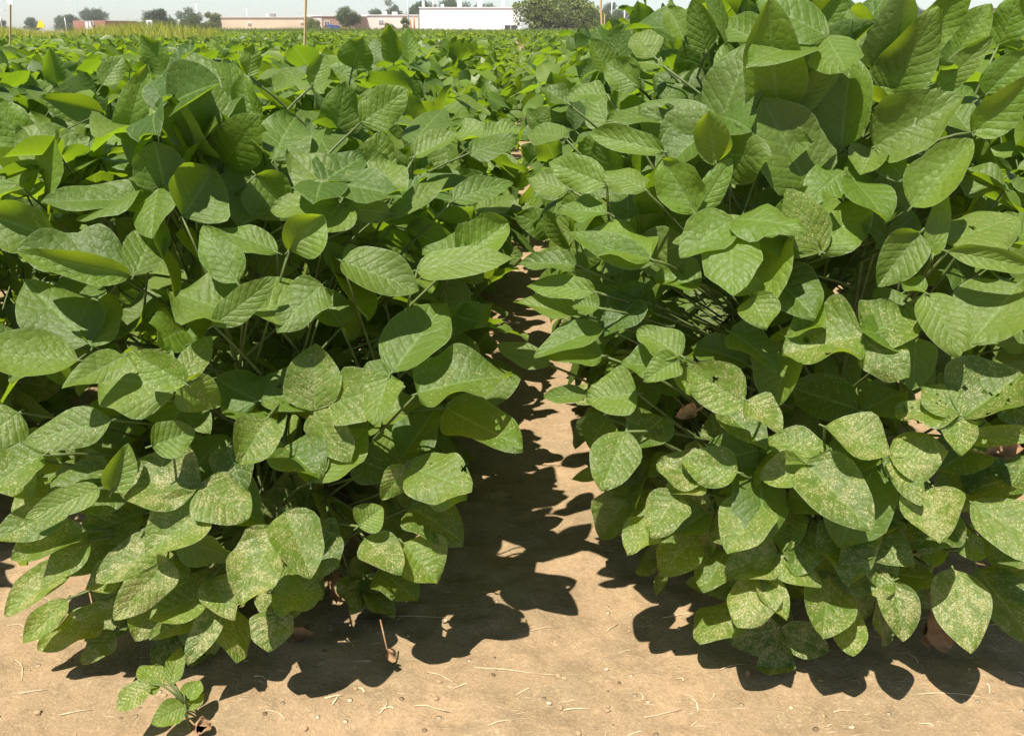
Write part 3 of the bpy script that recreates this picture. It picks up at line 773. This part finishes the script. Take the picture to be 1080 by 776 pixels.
def dead_leaf(bx, by, dist_t, tx, ty, w, label, hanging):
    d0 = ray(bx, by); P = CAM + d0 * dist_t; zc = dist_t * (d0 @ cam_f)
    dx, dy = tx - bx, -(ty - by); ln = math.hypot(dx, dy)
    a = cam_r * dx / ln + cam_u * dy / ln
    n = norm(-d0 + np.array([.3, 0, .3])); ge = Geo()
    leaflets(ge, P, a, n, ln * zc / F, w * zc / F * 1.6, .5, 0, .5, (12, 9), cup=.75, droop=.35, wave=.22)
    leaflets(ge, P + a * .004, norm(a + cam_r * .35), norm(n - cam_r * .6), ln * zc / F * .8, w * zc / F * 1.3, .5, 0, .5, (12, 9), cup=.9, droop=-.2, wave=.2)
    ge.tube([P - a * .03 + np.array([0, .01, .01]), P, P + a * .01], [.0012, .0012, .001], 5)
    tag(ge.build('dead_leaf', M_dead, origin=P), label, 'dead leaf', 'dried dead leaves')
def gt(px, py): d = ray(px, py); return -EYE / d[2]
dead_leaf(982, 645, gt(982, 690) - .02, 990, 695, 22, 'brown shrivelled dead leaf under the large bleached leaf of the tall row', True)
dead_leaf(352, 605, gt(357, 640) - .02, 362, 640, 14, 'brown shrivelled dead leaf hanging from the front of the row left of the furrow', True)
dead_leaf(100, 650, gt(104, 664) - .01, 108, 668, 16, 'small brown curled dead leaf near the weed seedling', True)
dead_leaf(305, 668, gt(315, 672) - .008, 335, 672, 10, 'tan dead leaf lying in the shade on the soil', False)
dead_leaf(408, 684, gt(413, 700) - .01, 414, 700, 6, 'tiny pale curled dead leaf standing on the soil at the shadow edge', False)
dead_leaf(1040, 478, hit(1040, 478)[1] - .0, 1082, 470, 14, 'tan dry dead leaf caught among the leaves of the tall row', True)
dead_leaf(735, 433, hit(735, 433)[1] + .04, 712, 438, 10, 'small rusty dead leaf deep inside the tall row', True)

# weed seedling in front of the left row
ws = at_ground(200, 768)
ws[2] = gz(ws[0], ws[1])
t = thing('weed_seedling', 'small pale veined weed seedling on the bare soil in front of the left row', 'weed', ws)
st = Geo(); g = np.random.default_rng(3)
def seed_pt(px, py, dt): d = ray(px, py); return CAM + d * (gt(200, 768) + dt)
nodes = [ws - np.array([0, 0, .01]), seed_pt(197, 755, -.01), seed_pt(195, 742, -.015), seed_pt(185, 722, -.005), seed_pt(180, 715, 0)]
st.tube(nodes, [.002, .0018, .0016, .0014, .0012], 6)
for (bx, by, tx, ty, w, sp, hue) in ((196, 744, 167, 753, 24, .1, .25), (197, 738, 204, 722, 20, .2, .7), (180, 722, 178, 690, 18, .2, .2), (172, 722, 142, 705, 26, .3, .3), (158, 722, 130, 738, 26, .9, .2), (170, 722, 152, 722, 16, .3, .5), (198, 748, 208, 736, 16, .3, .4)):
    d0 = ray(bx, by); P = seed_pt(bx, by, -.01); zc = gt(200, 768) * (d0 @ cam_f)
    dx, dy = tx - bx, -(ty - by); ln = math.hypot(dx, dy); scr = cam_r * dx / ln + cam_u * dy / ln
    n = norm(-d0 * .6 + np.array([0, 0, .7]) + g.normal(0, .12, 3)); q = -(scr @ n) / max(.5, -(cam_f @ n)); a3 = scr - cam_f * q
    ge = Geo(); leaflets(ge, P, norm(a3), n, ln * zc / F * np.linalg.norm(a3), w * zc / F * 1.15, .9, sp, hue, (12, 9), cup=.15, droop=.1, wave=.06, g=g)
    ge.build('leaf', M_leaf, t, ws)
    petiole(st, nodes[2][0], nodes[2][1], P, nodes[2][2], g, .0011)
st.build('stem', M_stem, t, ws)
dead_leaf(205, 764, gt(205, 768) - .005, 225, 772, 12, 'reddish brown withered leaf at the foot of the weed seedling', False)

# ------------------------------------------------------------------ stakes in the plots
def stake(px, ybot, ytop, Y, wpx, label, tagged=False, lean=0):
    a = at_y(px, ybot, Y); b = at_y(px + lean, ytop, Y + .02); r = wpx * Y / F / 2
    base = np.array([a[0], a[1], -.05])
    th = thing('plot_stake', label, 'stake', (a[0], a[1], 0), 'stakes marking the plots')
    ge = Geo(); up = (b - a) / (b[2] - a[2])
    p0 = a - up * a[2]
    pts = [p0, a, b]
    q = Geo(); q.tube(pts, [r, r, r], 4)
    q.build('post', M_stake, th, (a[0], a[1], 0), smooth=False)
    if tagged:
        w = 5.0 * Y / F; h = 9 * Y / F
        tg = Geo(); c = at_y(px, 1, Y - .015 - r)
        tg.box(c[0] - w * .6, c[0] + w * .5, c[1] - .002, c[1] + .002, c[2] - h * .4, c[2] + h)
        tg.build('tag', M_white, th, (a[0], a[1], 0), smooth=False)
stake(11, 40, -8, 8.2, 2.0, 'thin wooden plot stake with white tag at the far left edge', True)
stake(321, 58, -16, 4.4, 2.3, 'tall bare wooden plot stake before the long tan building', lean=2)
stake(635, 36, -14, 7.7, 2.2, 'bare wooden plot stake beside the wide yellow green tree', lean=-2)
stake(637, 36, 15, 9.3, 1.5, 'short thin wooden stake just right of the bare stake by the wide tree', lean=1)
stake(955, 16, -12, 6.4, 2.2, 'wooden plot stake showing above the tall row', lean=0)

# ------------------------------------------------------------------ far trees
def tree_mats():
    d = {}
    for nm, a, b, y in (('dark', (.030, .060, .016), (.060, .098, .026), (.09, .13, .035)), ('green', (.050, .085, .016), (.090, .130, .028), (.13, .16, .04)),
                        ('yellowish', (.085, .118, .008), (.155, .195, .018), (.19, .21, .025)), ('grey', (.042, .085, .020), (.070, .115, .030), (.10, .14, .04))):
        d[nm] = leaf_material('tree_leaves_' + nm, detail=False, dark=a, light=b, yellow=y, trans=tuple(x * 1.6 for x in b), tf=.25, rough=.65)
    return d
TM = tree_mats()
M_bark = simple_mat('tree_bark', (.12, .09, .06), .9, (.08, .06, .04), 6)
def tree(px, ytop, wpx, D, mat, label, seed, ybase=36, low=.15, name='tree', cat='tree', wide=1.0):
    g = np.random.default_rng(seed)
    c = at_y(px, 31, D); top = at_y(px, ytop, D)[2]; Wm = wpx * D / F; x, y = c[0], c[1]
    th = thing(name, label, cat, (x, y, 0))
    tr = Geo(); hb = top * low
    r0 = max(.06, Wm * .022)
    tr.tube([(x, y, -.2), (x + .02 * Wm, y, top * .35), (x - .01 * Wm, y, top * .75)], [r0 * 1.3, r0, r0 * .4], 7)
    lumps = []
    nl = int(9 + Wm * 1.1)
    for i in range(nl):
        a = g.uniform(0, 6.28); rr = math.sqrt(g.random()) * .36 * Wm; zz = g.uniform(hb + .10 * (top - hb), top * (.90 - .42 * (rr / (.36 * Wm)) ** 2 * g.uniform(.5, 1)))
        kz = (zz - hb) / (top - hb); rr *= float(np.interp(kz, [0, .3, .6, 1], [.95, 1.12, 1.05, .65]))
        lr = Wm * g.uniform(.15, .25)
        lr = min(lr, (top - zz) * 1.02 + .1)
        lumps.append((x + rr * math.cos(a), y + rr * math.sin(a), zz, lr))
    for (lx, ly, lz, lr) in lumps[:7]:
        tr.tube([(x, y, top * .25 + .1 * (lz - hb)), ((x + lx) / 2, (y + ly) / 2, lz * .75), (lx, ly, lz)], [r0 * .6, r0 * .4, r0 * .15], 5)
    tr.build('trunk', M_bark, th, (x, y, 0))
    cr = Geo(); ls = max(.17, Wm * .027)
    for (lx, ly, lz, lr) in lumps:
        n = int(200 + 150 * (lr / max(ls, .01)) ** 1.5 / 4)
        d = norm(g.normal(0, 1, (n, 3))); rad = lr * g.uniform(.35, 1.0, n) ** .6 * (1 + .35 * np.sin(d[:, 0] * 5 + lx) * np.sin(d[:, 2] * 6 + lz))
        P = np.array([lx, ly, lz]) + d * rad[:, None] * np.array([1, 1, .82])
        P[:, 2] = np.maximum(P[:, 2], hb * .8)
        N = norm(d * .8 + g.normal(0, .6, (n, 3))); A = norm(np.cross(N, g.normal(0, 1, (n, 3))))
        tone0 = g.uniform(.1, .9)
        L = ls * g.uniform(.6, 1.3, n)
        leaflets(cr, P, A, N, L, L * .8, np.clip(tone0 + g.normal(0, .1, n), 0, 1), 0, np.clip(g.normal(.1, .15, n), 0, 1), (3, 3), g=g)
    cr.build('crown', TM[mat], th, (x, y, 0))
tree(2, 18, 14, 330, 'grey', 'small hazy tree at the far left end of the horizon', 101, low=.1)
tree(35, 18, 17, 320, 'grey', 'small hazy round tree behind the yellow marker flag', 102, low=.08)
tree(72, 15, 26, 300, 'grey', 'hazy spreading tree just left of the red brick building', 103, low=.1)
tree(102, 7, 30, 310, 'dark', 'dark round tree rising behind the red brick building', 104, low=.15)
tree(172, 9, 36, 200, 'dark', 'dark broad tree at the left of the clump beside the tan building', 105, low=.03)
tree(199, 7, 22, 205, 'dark', 'tall dark tree in the middle of the clump beside the tan building', 106, low=.05)
tree(207, 13, 26, 190, 'green', 'lighter green tree before the tall dark one in the clump', 107, low=.02)
tree(224, 11, 24, 192, 'yellowish', 'yellow green tree touching the end of the tan building', 108, low=.03)
tree(331, 17, 16, 170, 'yellowish', 'small yellow green tree before the end of the long tan building', 109, low=.05)
tree(368, 3, 27, 175, 'green', 'round headed tree with visible trunk before the brown brick building', 110, low=.22)
tree(396, 2, 20, 300, 'grey', 'hazy round tree behind the cream building', 111, low=.2)
tree(414, -4, 20, 300, 'grey', 'hazy tall tree behind the cream building beside the light pole', 112, low=.2)
tree(445, -6, 34, 310, 'grey', 'hazy wide tree behind the corner of the long white building', 113, low=.2)
tree(478, -4, 34, 310, 'grey', 'hazy tree behind the middle of the long white building', 114, low=.2)
tree(511, -3, 26, 310, 'grey', 'hazy tree behind the right roof unit of the long white building', 115, low=.2)
tree(409, 24, 16, 165, 'yellowish', 'low round bush before the cream building', 116, low=.02, name='bush', cat='bush')
tree(426, 15, 12, 168, 'yellowish', 'slender pale bush before the corner of the cream building', 117, low=.05, name='bush', cat='bush')
tree(590, -12, 84, 140, 'yellowish', 'wide yellow green tree beside the long white building', 118, low=.03)
tree(622, 6, 40, 138, 'yellowish', 'lower yellow green tree leaning on the wide tree by the stake', 119, low=.03)
tree(646, 14, 30, 136, 'green', 'bushy green tree right of the bare plot stake', 120, low=.03)
tree(641, -4, 22, 290, 'grey', 'hazy grey tree behind the bare plot stake', 121, low=.1)
tree(658, 5, 26, 260, 'grey', 'hazy round tree beyond the light poles', 122, low=.05)
tree(670, 7, 16, 262, 'green', 'small green tree at the end of the trees beyond the light poles', 123, low=.05)
tree(738, 4, 30, 300, 'grey', 'hazy tree glimpsed over the inner edge of the tall row', 124, low=.05)
tree(960, 5, 34, 290, 'grey', 'hazy tree glimpsed behind the stake above the tall row', 125, low=.05)
tree(993, 9, 18, 300, 'grey', 'small hazy tree glimpsed above the outer part of the tall row', 126, low=.05)

# ------------------------------------------------------------------ far buildings
M_red = brick_mat('red_brick', (.40, .17, .11), (.34, .14, .09), (.45, .33, .27), 1.0)
M_tan = brick_mat('tan_brick', (.66, .53, .37), (.62, .50, .35), (.66, .57, .44), 1.0)
M_brown = brick_mat('brown_brick', (.34, .22, .15), (.30, .19, .13), (.38, .28, .2), 1.0)
M_grey = simple_mat('grey_cladding', (.30, .28, .27), .8, (.24, .22, .21), .4)
M_darkglass = simple_mat('dark_glass', (.05, .055, .06), .15, (.04, .04, .045), 2)
M_coping = simple_mat('metal_coping', (.70, .68, .65), .5, (.6, .58, .56), 1)
M_blue = simple_mat('blue_paint', (.06, .13, .45), .5, (.05, .10, .36), 2)
M_yellow = simple_mat('yellow_plastic', (.80, .68, .04), .5, (.72, .60, .03), 5)
M_pole = simple_mat('galvanised_pole', (.72, .72, .72), .5, (.6, .6, .6), 3, metal=.2)
M_rust = simple_mat('rusty_post', (.45, .20, .11), .8, (.35, .15, .08), 3)
def building(x0, x1, ytop, D, depth, mat, label, feats=(), coping=True, name='building'):
    a = at_y(x0, 31, D); b = at_y(x1, 31, D); h = at_y((x0 + x1) / 2, ytop, D)[2]; s = D / F
    org = ((a[0] + b[0]) / 2, D, 0)
    th = thing(name, label, 'building', org)
    w = Geo(); w.box(a[0], b[0], D, D + depth, -.3, h); w.build('wall', mat, th, org, smooth=False)
    r = Geo(); cz = .35 * s * 2
    if coping:
        e = .15
        r.box(a[0] - e, b[0] + e, D - e, D + depth + e, h + .003, h + cz)
        r.build('roof', M_white if mat in (M_white, M_cream) else M_coping, th, org, smooth=False)
    for (kind, fx0, fx1, fy0, fy1, m) in feats:
        p = at_y(fx0, fy1, D); q = at_y(fx1, fy0, D)
        f = Geo()
        if kind == 'rooftop_unit':
            f.box(p[0], q[0], D + 2.5, D + 2.5 + (q[0] - p[0]), h + (cz if coping else 0) + .003, q[2] + .3)
            f.build('rooftop_unit', m, th, org, smooth=False)
        elif kind in ('window', 'door'):
            zb = max(p[2], .05)
            f.box(p[0], q[0], D - .12, D + .10, zb, q[2])
            o = f.build(kind, m, th, org, smooth=False)
            fr = Geo(); t_ = .12
            fr.box(p[0] - t_, q[0] + t_, D - .16, D + .05, q[2] + .003, q[2] + t_)
            fr.box(p[0] - t_, p[0] - .003, D - .16, D + .05, zb, q[2])
            fr.box(q[0] + .003, q[0] + t_, D - .16, D + .05, zb, q[2])
            mx = (p[0] + q[0]) / 2; fr.box(mx - .06, mx + .06, D - .16, D - .123, zb, q[2])
            fr.build('frame', M_coping if m is not M_white else M_grey, o, smooth=False).location = (-org[0] * 0, 0, 0)
            bpy.data.objects[o.name].children[0].location = (-org[0], -org[1], 0)
        else:
            f.box(p[0], q[0], D - .06, D + .05, max(p[2], .05), q[2]); f.build(kind, m, th, org, smooth=False)
building(78, 112, 22, 170, 14, M_red, 'red brick building with a white doorway beyond the yellow grass', [('door', 91, 96.5, 22.6, 32, M_white), ('window', 96.8, 98, 23, 27, M_darkglass)], coping=False)
building(112.4, 126, 23, 176, 12, M_grey, 'low grey shed joined behind the red brick building', [('door', 116, 119, 27, 33, M_darkglass)], coping=False, name='shed')
building(234.5, 321, 18.8, 185, 40, M_tan, 'long flat roofed tan brick building in the middle distance', [('door', 243.5, 256, 33.2, 37, M_darkglass), ('window', 262, 264, 24.6, 26, M_grey), ('window', 317.5, 319.3, 24, 25, M_grey), ('rooftop_unit', 281, 286, 16.4, 18, M_grey), ('rooftop_unit', 277, 279.5, 16.8, 18, M_white)])
building(322.5, 340, 17.2, 192, 24, M_cream, 'narrow cream building between the tan and brown ones', [('window', 334, 336, 22, 25, M_grey)])
building(340.5, 374, 17.6, 190, 30, M_brown, 'brown brick building behind the round headed tree', [('window', 343, 347, 23, 27, M_darkglass), ('window', 361, 365, 23, 27, M_darkglass)])
building(375, 441, 16.6, 205, 30, M_cream, 'cream white building behind the low bushes', [('rooftop_unit', 402, 406, 14, 16, M_white), ('rooftop_unit', 412, 417, 14.2, 16, M_white), ('window', 400, 404, 22, 25, M_grey)])
building(443, 549, 8.6, 190, 60, M_white, 'long bright white flat roofed building with roof units', [('window', 532.5, 545, 27, 32.5, M_darkglass), ('door', 494, 497.5, 30, 34, M_grey), ('rooftop_unit', 441.8 + 2, 446, 2.5, 8, M_white), ('rooftop_unit', 481.5, 486, 2, 8, M_white), ('rooftop_unit', 503, 508, 1.8, 8, M_white), ('rooftop_unit', 528.5, 532, 1.8, 8, M_white), ('rooftop_unit', 464, 467, 6.2, 8, M_white)])
building(683, 706, 13, 230, 30, M_white, 'white building with dark eave peeking past the inner edge of the tall row', [('window', 688, 696, 17, 22, M_darkglass)])
building(795, 835, 10.5, 210, 30, M_white, 'white building glimpsed between upright leaves of the tall row', [('window', 800, 806, 15, 19, M_grey)])
building(925, 953, 11.2, 215, 30, M_white, 'white building glimpsed left of the stake above the tall row', [('window', 930, 936, 15, 19, M_grey)])
building(1055, 1110, 8.6, 220, 30, M_grey, 'grey building glimpsed above the right end of the tall row', [('window', 1064, 1074, 13, 18, M_darkglass)])

# white utility box, yellow flag, dumpster, posts
p = at_y(158, 31, 120); z1 = at_y(158, 21.5, 120)[2]
t = thing('utility_box', 'white utility box on a post beside the dark clump of trees', 'utility box', (p[0], p[1], 0))
ge = Geo(); ge.box(p[0] - .36, p[0] + .36, p[1], p[1] + .4, z1 - .95, z1); ge.build('body', M_white, t, (p[0], p[1], 0), smooth=False)
ge = Geo(); ge.box(p[0] - .42, p[0] - .2, p[1] + .05, p[1] + .3, -.1, z1 - .953); ge.build('post', M_white, t, (p[0], p[1], 0), smooth=False)
ge = Geo(); ge.box(p[0] - .16, p[0] + .3, p[1] - .02, p[1] - .003, z1 - .7, z1 - .2); ge.build('door', M_grey, t, (p[0], p[1], 0), smooth=False)
p = at_y(43, 31, 30); zt = at_y(43, 21.5, 30)[2]; zb = at_y(43, 29.5, 30)[2]
t = thing('marker_flag', 'small bright yellow peaked marker flag in the yellow grass', 'flag', (p[0], p[1], 0))
ge = Geo(); v = []
for dy in (-.012, .012): v += [(p[0] - .13, p[1] + dy, zb), (p[0] + .13, p[1] + dy, zb), (p[0] + .13, p[1] + dy, zb + .10), (p[0] + .03, p[1] + dy, zt), (p[0] - .02, p[1] + dy, zt - .03)]
ge.add(v, [(0,1,2,4),(2,3,4,4),(5,9,7,6),(7,9,8,8),(0,5,6,1),(1,6,7,2),(2,7,8,3),(3,8,9,4),(4,9,5,0)]); ge.build('flag', M_yellow, t, (p[0], p[1], 0), smooth=False)
ge = Geo(); ge.tube([(p[0] + .06, p[1] + .03, -.05), (p[0] + .06, p[1] + .03, zt - .02)], [.012, .012], 6); ge.build('post', M_stake, t, (p[0], p[1], 0))
p = at_y(351, 31, 178); zt = at_y(351, 26.6, 178)[2]; zb = 0
t = thing('dumpster', 'blue dumpster in front of the brown brick building', 'dumpster', (p[0], p[1], 0))
ge = Geo(); v = [(p[0] - .8, p[1], zb), (p[0] + 1.0, p[1], zb), (p[0] + 1.0, p[1] + 1.2, zb), (p[0] - .8, p[1] + 1.2, zb), (p[0] - .95, p[1] - .1, zt), (p[0] + 1.15, p[1] - .1, zt * .86), (p[0] + 1.15, p[1] + 1.3, zt * .86), (p[0] - .95, p[1] + 1.3, zt)]
ge.add(v, [(0,3,2,1),(4,5,6,7),(0,1,5,4),(1,2,6,5),(2,3,7,6),(3,0,4,7)]); ge.build('body', M_blue, t, (p[0], p[1], 0), smooth=False)
ge = Geo(); ge.add([(p[0] - 1.0, p[1] - .15, zt + .01), (p[0] + 1.2, p[1] - .15, zt * .86 + .01), (p[0] + 1.2, p[1] + 1.35, zt * .86 + .01), (p[0] - 1.0, p[1] + 1.35, zt + .01),
                    (p[0] - 1.0, p[1] - .15, zt + .08), (p[0] + 1.2, p[1] - .15, zt * .86 + .08), (p[0] + 1.2, p[1] + 1.35, zt * .86 + .08), (p[0] - 1.0, p[1] + 1.35, zt + .08)],
                   [(0,3,2,1),(4,5,6,7),(0,1,5,4),(1,2,6,5),(2,3,7,6),(3,0,4,7)]); ge.build('lid', M_blue, t, (p[0], p[1], 0), smooth=False)
def pole(px, ytop, D, label, w=.20, head=True, mat=None, name='light_pole', cat='light pole'):
    p = at_y(px, 31, D); zt = at_y(px, ytop, D)[2]
    t = thing(name, label, cat, (p[0], p[1], 0))
    ge = Geo(); ge.tube([(p[0], p[1], -.2), (p[0], p[1], zt)], [w * .62, w * .42], 7); ge.build('post', mat or M_pole, t, (p[0], p[1], 0))
    if head:
        ge = Geo(); ge.box(p[0] - .1, p[0] + .9, p[1] - .15, p[1] + .15, zt + .003, zt + .16); ge.build('lamp_head', M_pole, t, (p[0], p[1], 0), smooth=False)
pole(2.5, 12, 150, 'thin pale light pole at the far left end of the horizon', .14)
pole(70, 19, 160, 'short pale light pole before the spreading hazy tree', .12, False)
pole(209.5, 2, 215, 'thin pale light pole rising above the dark clump of trees', .16)
pole(262, 7.5, 230, 'thin pale light pole above the roof of the tan building', .18)
pole(431, -8, 170, 'tall pale light pole at the corner of the cream building', .26)
pole(457.5, -8, 260, 'tall pale light pole behind the long white building', .28)
pole(644.5, -6, 150, 'tall pale light pole right of the bare plot stake', .18)
pole(658, 9, 145, 'short pale light pole before the hazy round tree', .18)
pole(667, 8, 140, 'thick pale light pole beside the small green tree', .26)
pole(676, 15, 150, 'small pale light pole at the end of the trees', .16)
pole(437, 17, 160, 'rusty red post at the corner of the long white building', .28, False, M_rust, 'rusty_post', 'post')
pole(433.2, 20, 161, 'short rusty post beside the taller rusty red one', .28, False, M_rust, 'rusty_post', 'post')

# ------------------------------------------------------------------ the hazy air
k = NT('hazy_air'); pv = k.n('ShaderNodeVolumePrincipled')
pv.inputs['Color'].default_value = (1.0, .965, .985, 1); pv.inputs['Density'].default_value = .00042; pv.inputs['Anisotropy'].default_value = .0
k.l(pv.outputs[0], k.out.inputs['Volume'])
ge = Geo(); ge.box(-450, 450, -60, 450, -1.3, 22)
tag(ge.build('haze', k.m, smooth=False), kind='stuff')

# ------------------------------------------------------------------ light, sky, camera
elev = math.asin(SUN_DIR[2]); az = math.atan2(SUN_DIR[0], SUN_DIR[1])   # clockwise from +Y
w = bpy.data.worlds.new('World'); sc.world = w; w.use_nodes = True
nt = w.node_tree; nt.nodes.clear()
sky = nt.nodes.new('ShaderNodeTexSky'); sky.sky_type = 'NISHITA'; sky.sun_disc = False
sky.sun_elevation = elev; sky.sun_rotation = az
sky.altitude = 0; sky.air_density = .75; sky.dust_density = .45; sky.ozone_density = 1.0
bg = nt.nodes.new('ShaderNodeBackground'); bg.inputs[1].default_value = .08
ow = nt.nodes.new('ShaderNodeOutputWorld'); nt.links.new(sky.outputs[0], bg.inputs[0]); nt.links.new(bg.outputs[0], ow.inputs[0])
sl = bpy.data.lights.new('sun', 'SUN'); sl.energy = 5.0; sl.angle = R(.53); sl.color = (1.0, .95, .86)
so = bpy.data.objects.new('sun', sl); C.objects.link(so)
from mathutils import Vector
so.rotation_euler = Vector(SUN_DIR).to_track_quat('Z', 'Y').to_euler(); so.location = (-3, 6, 14)

cd = bpy.data.cameras.new('camera'); cd.sensor_width = 36; cd.sensor_fit = 'HORIZONTAL'; cd.lens = 36 * F / IW
cd.clip_start = .05; cd.clip_end = 6000
co = bpy.data.objects.new('camera', cd); C.objects.link(co)
co.location = CAM; co.rotation_euler = (math.pi / 2 - PITCH, 0, YAW)
sc.camera = co
sc.view_settings.view_transform = 'Standard'; sc.view_settings.look = 'None'; sc.view_settings.gamma = 1.0
sc.view_settings.exposure = .93; sc.view_settings.use_curve_mapping = False
sc.cycles.max_bounces = 5; sc.cycles.transmission_bounces = 4; sc.cycles.diffuse_bounces = 3; sc.cycles.glossy_bounces = 2
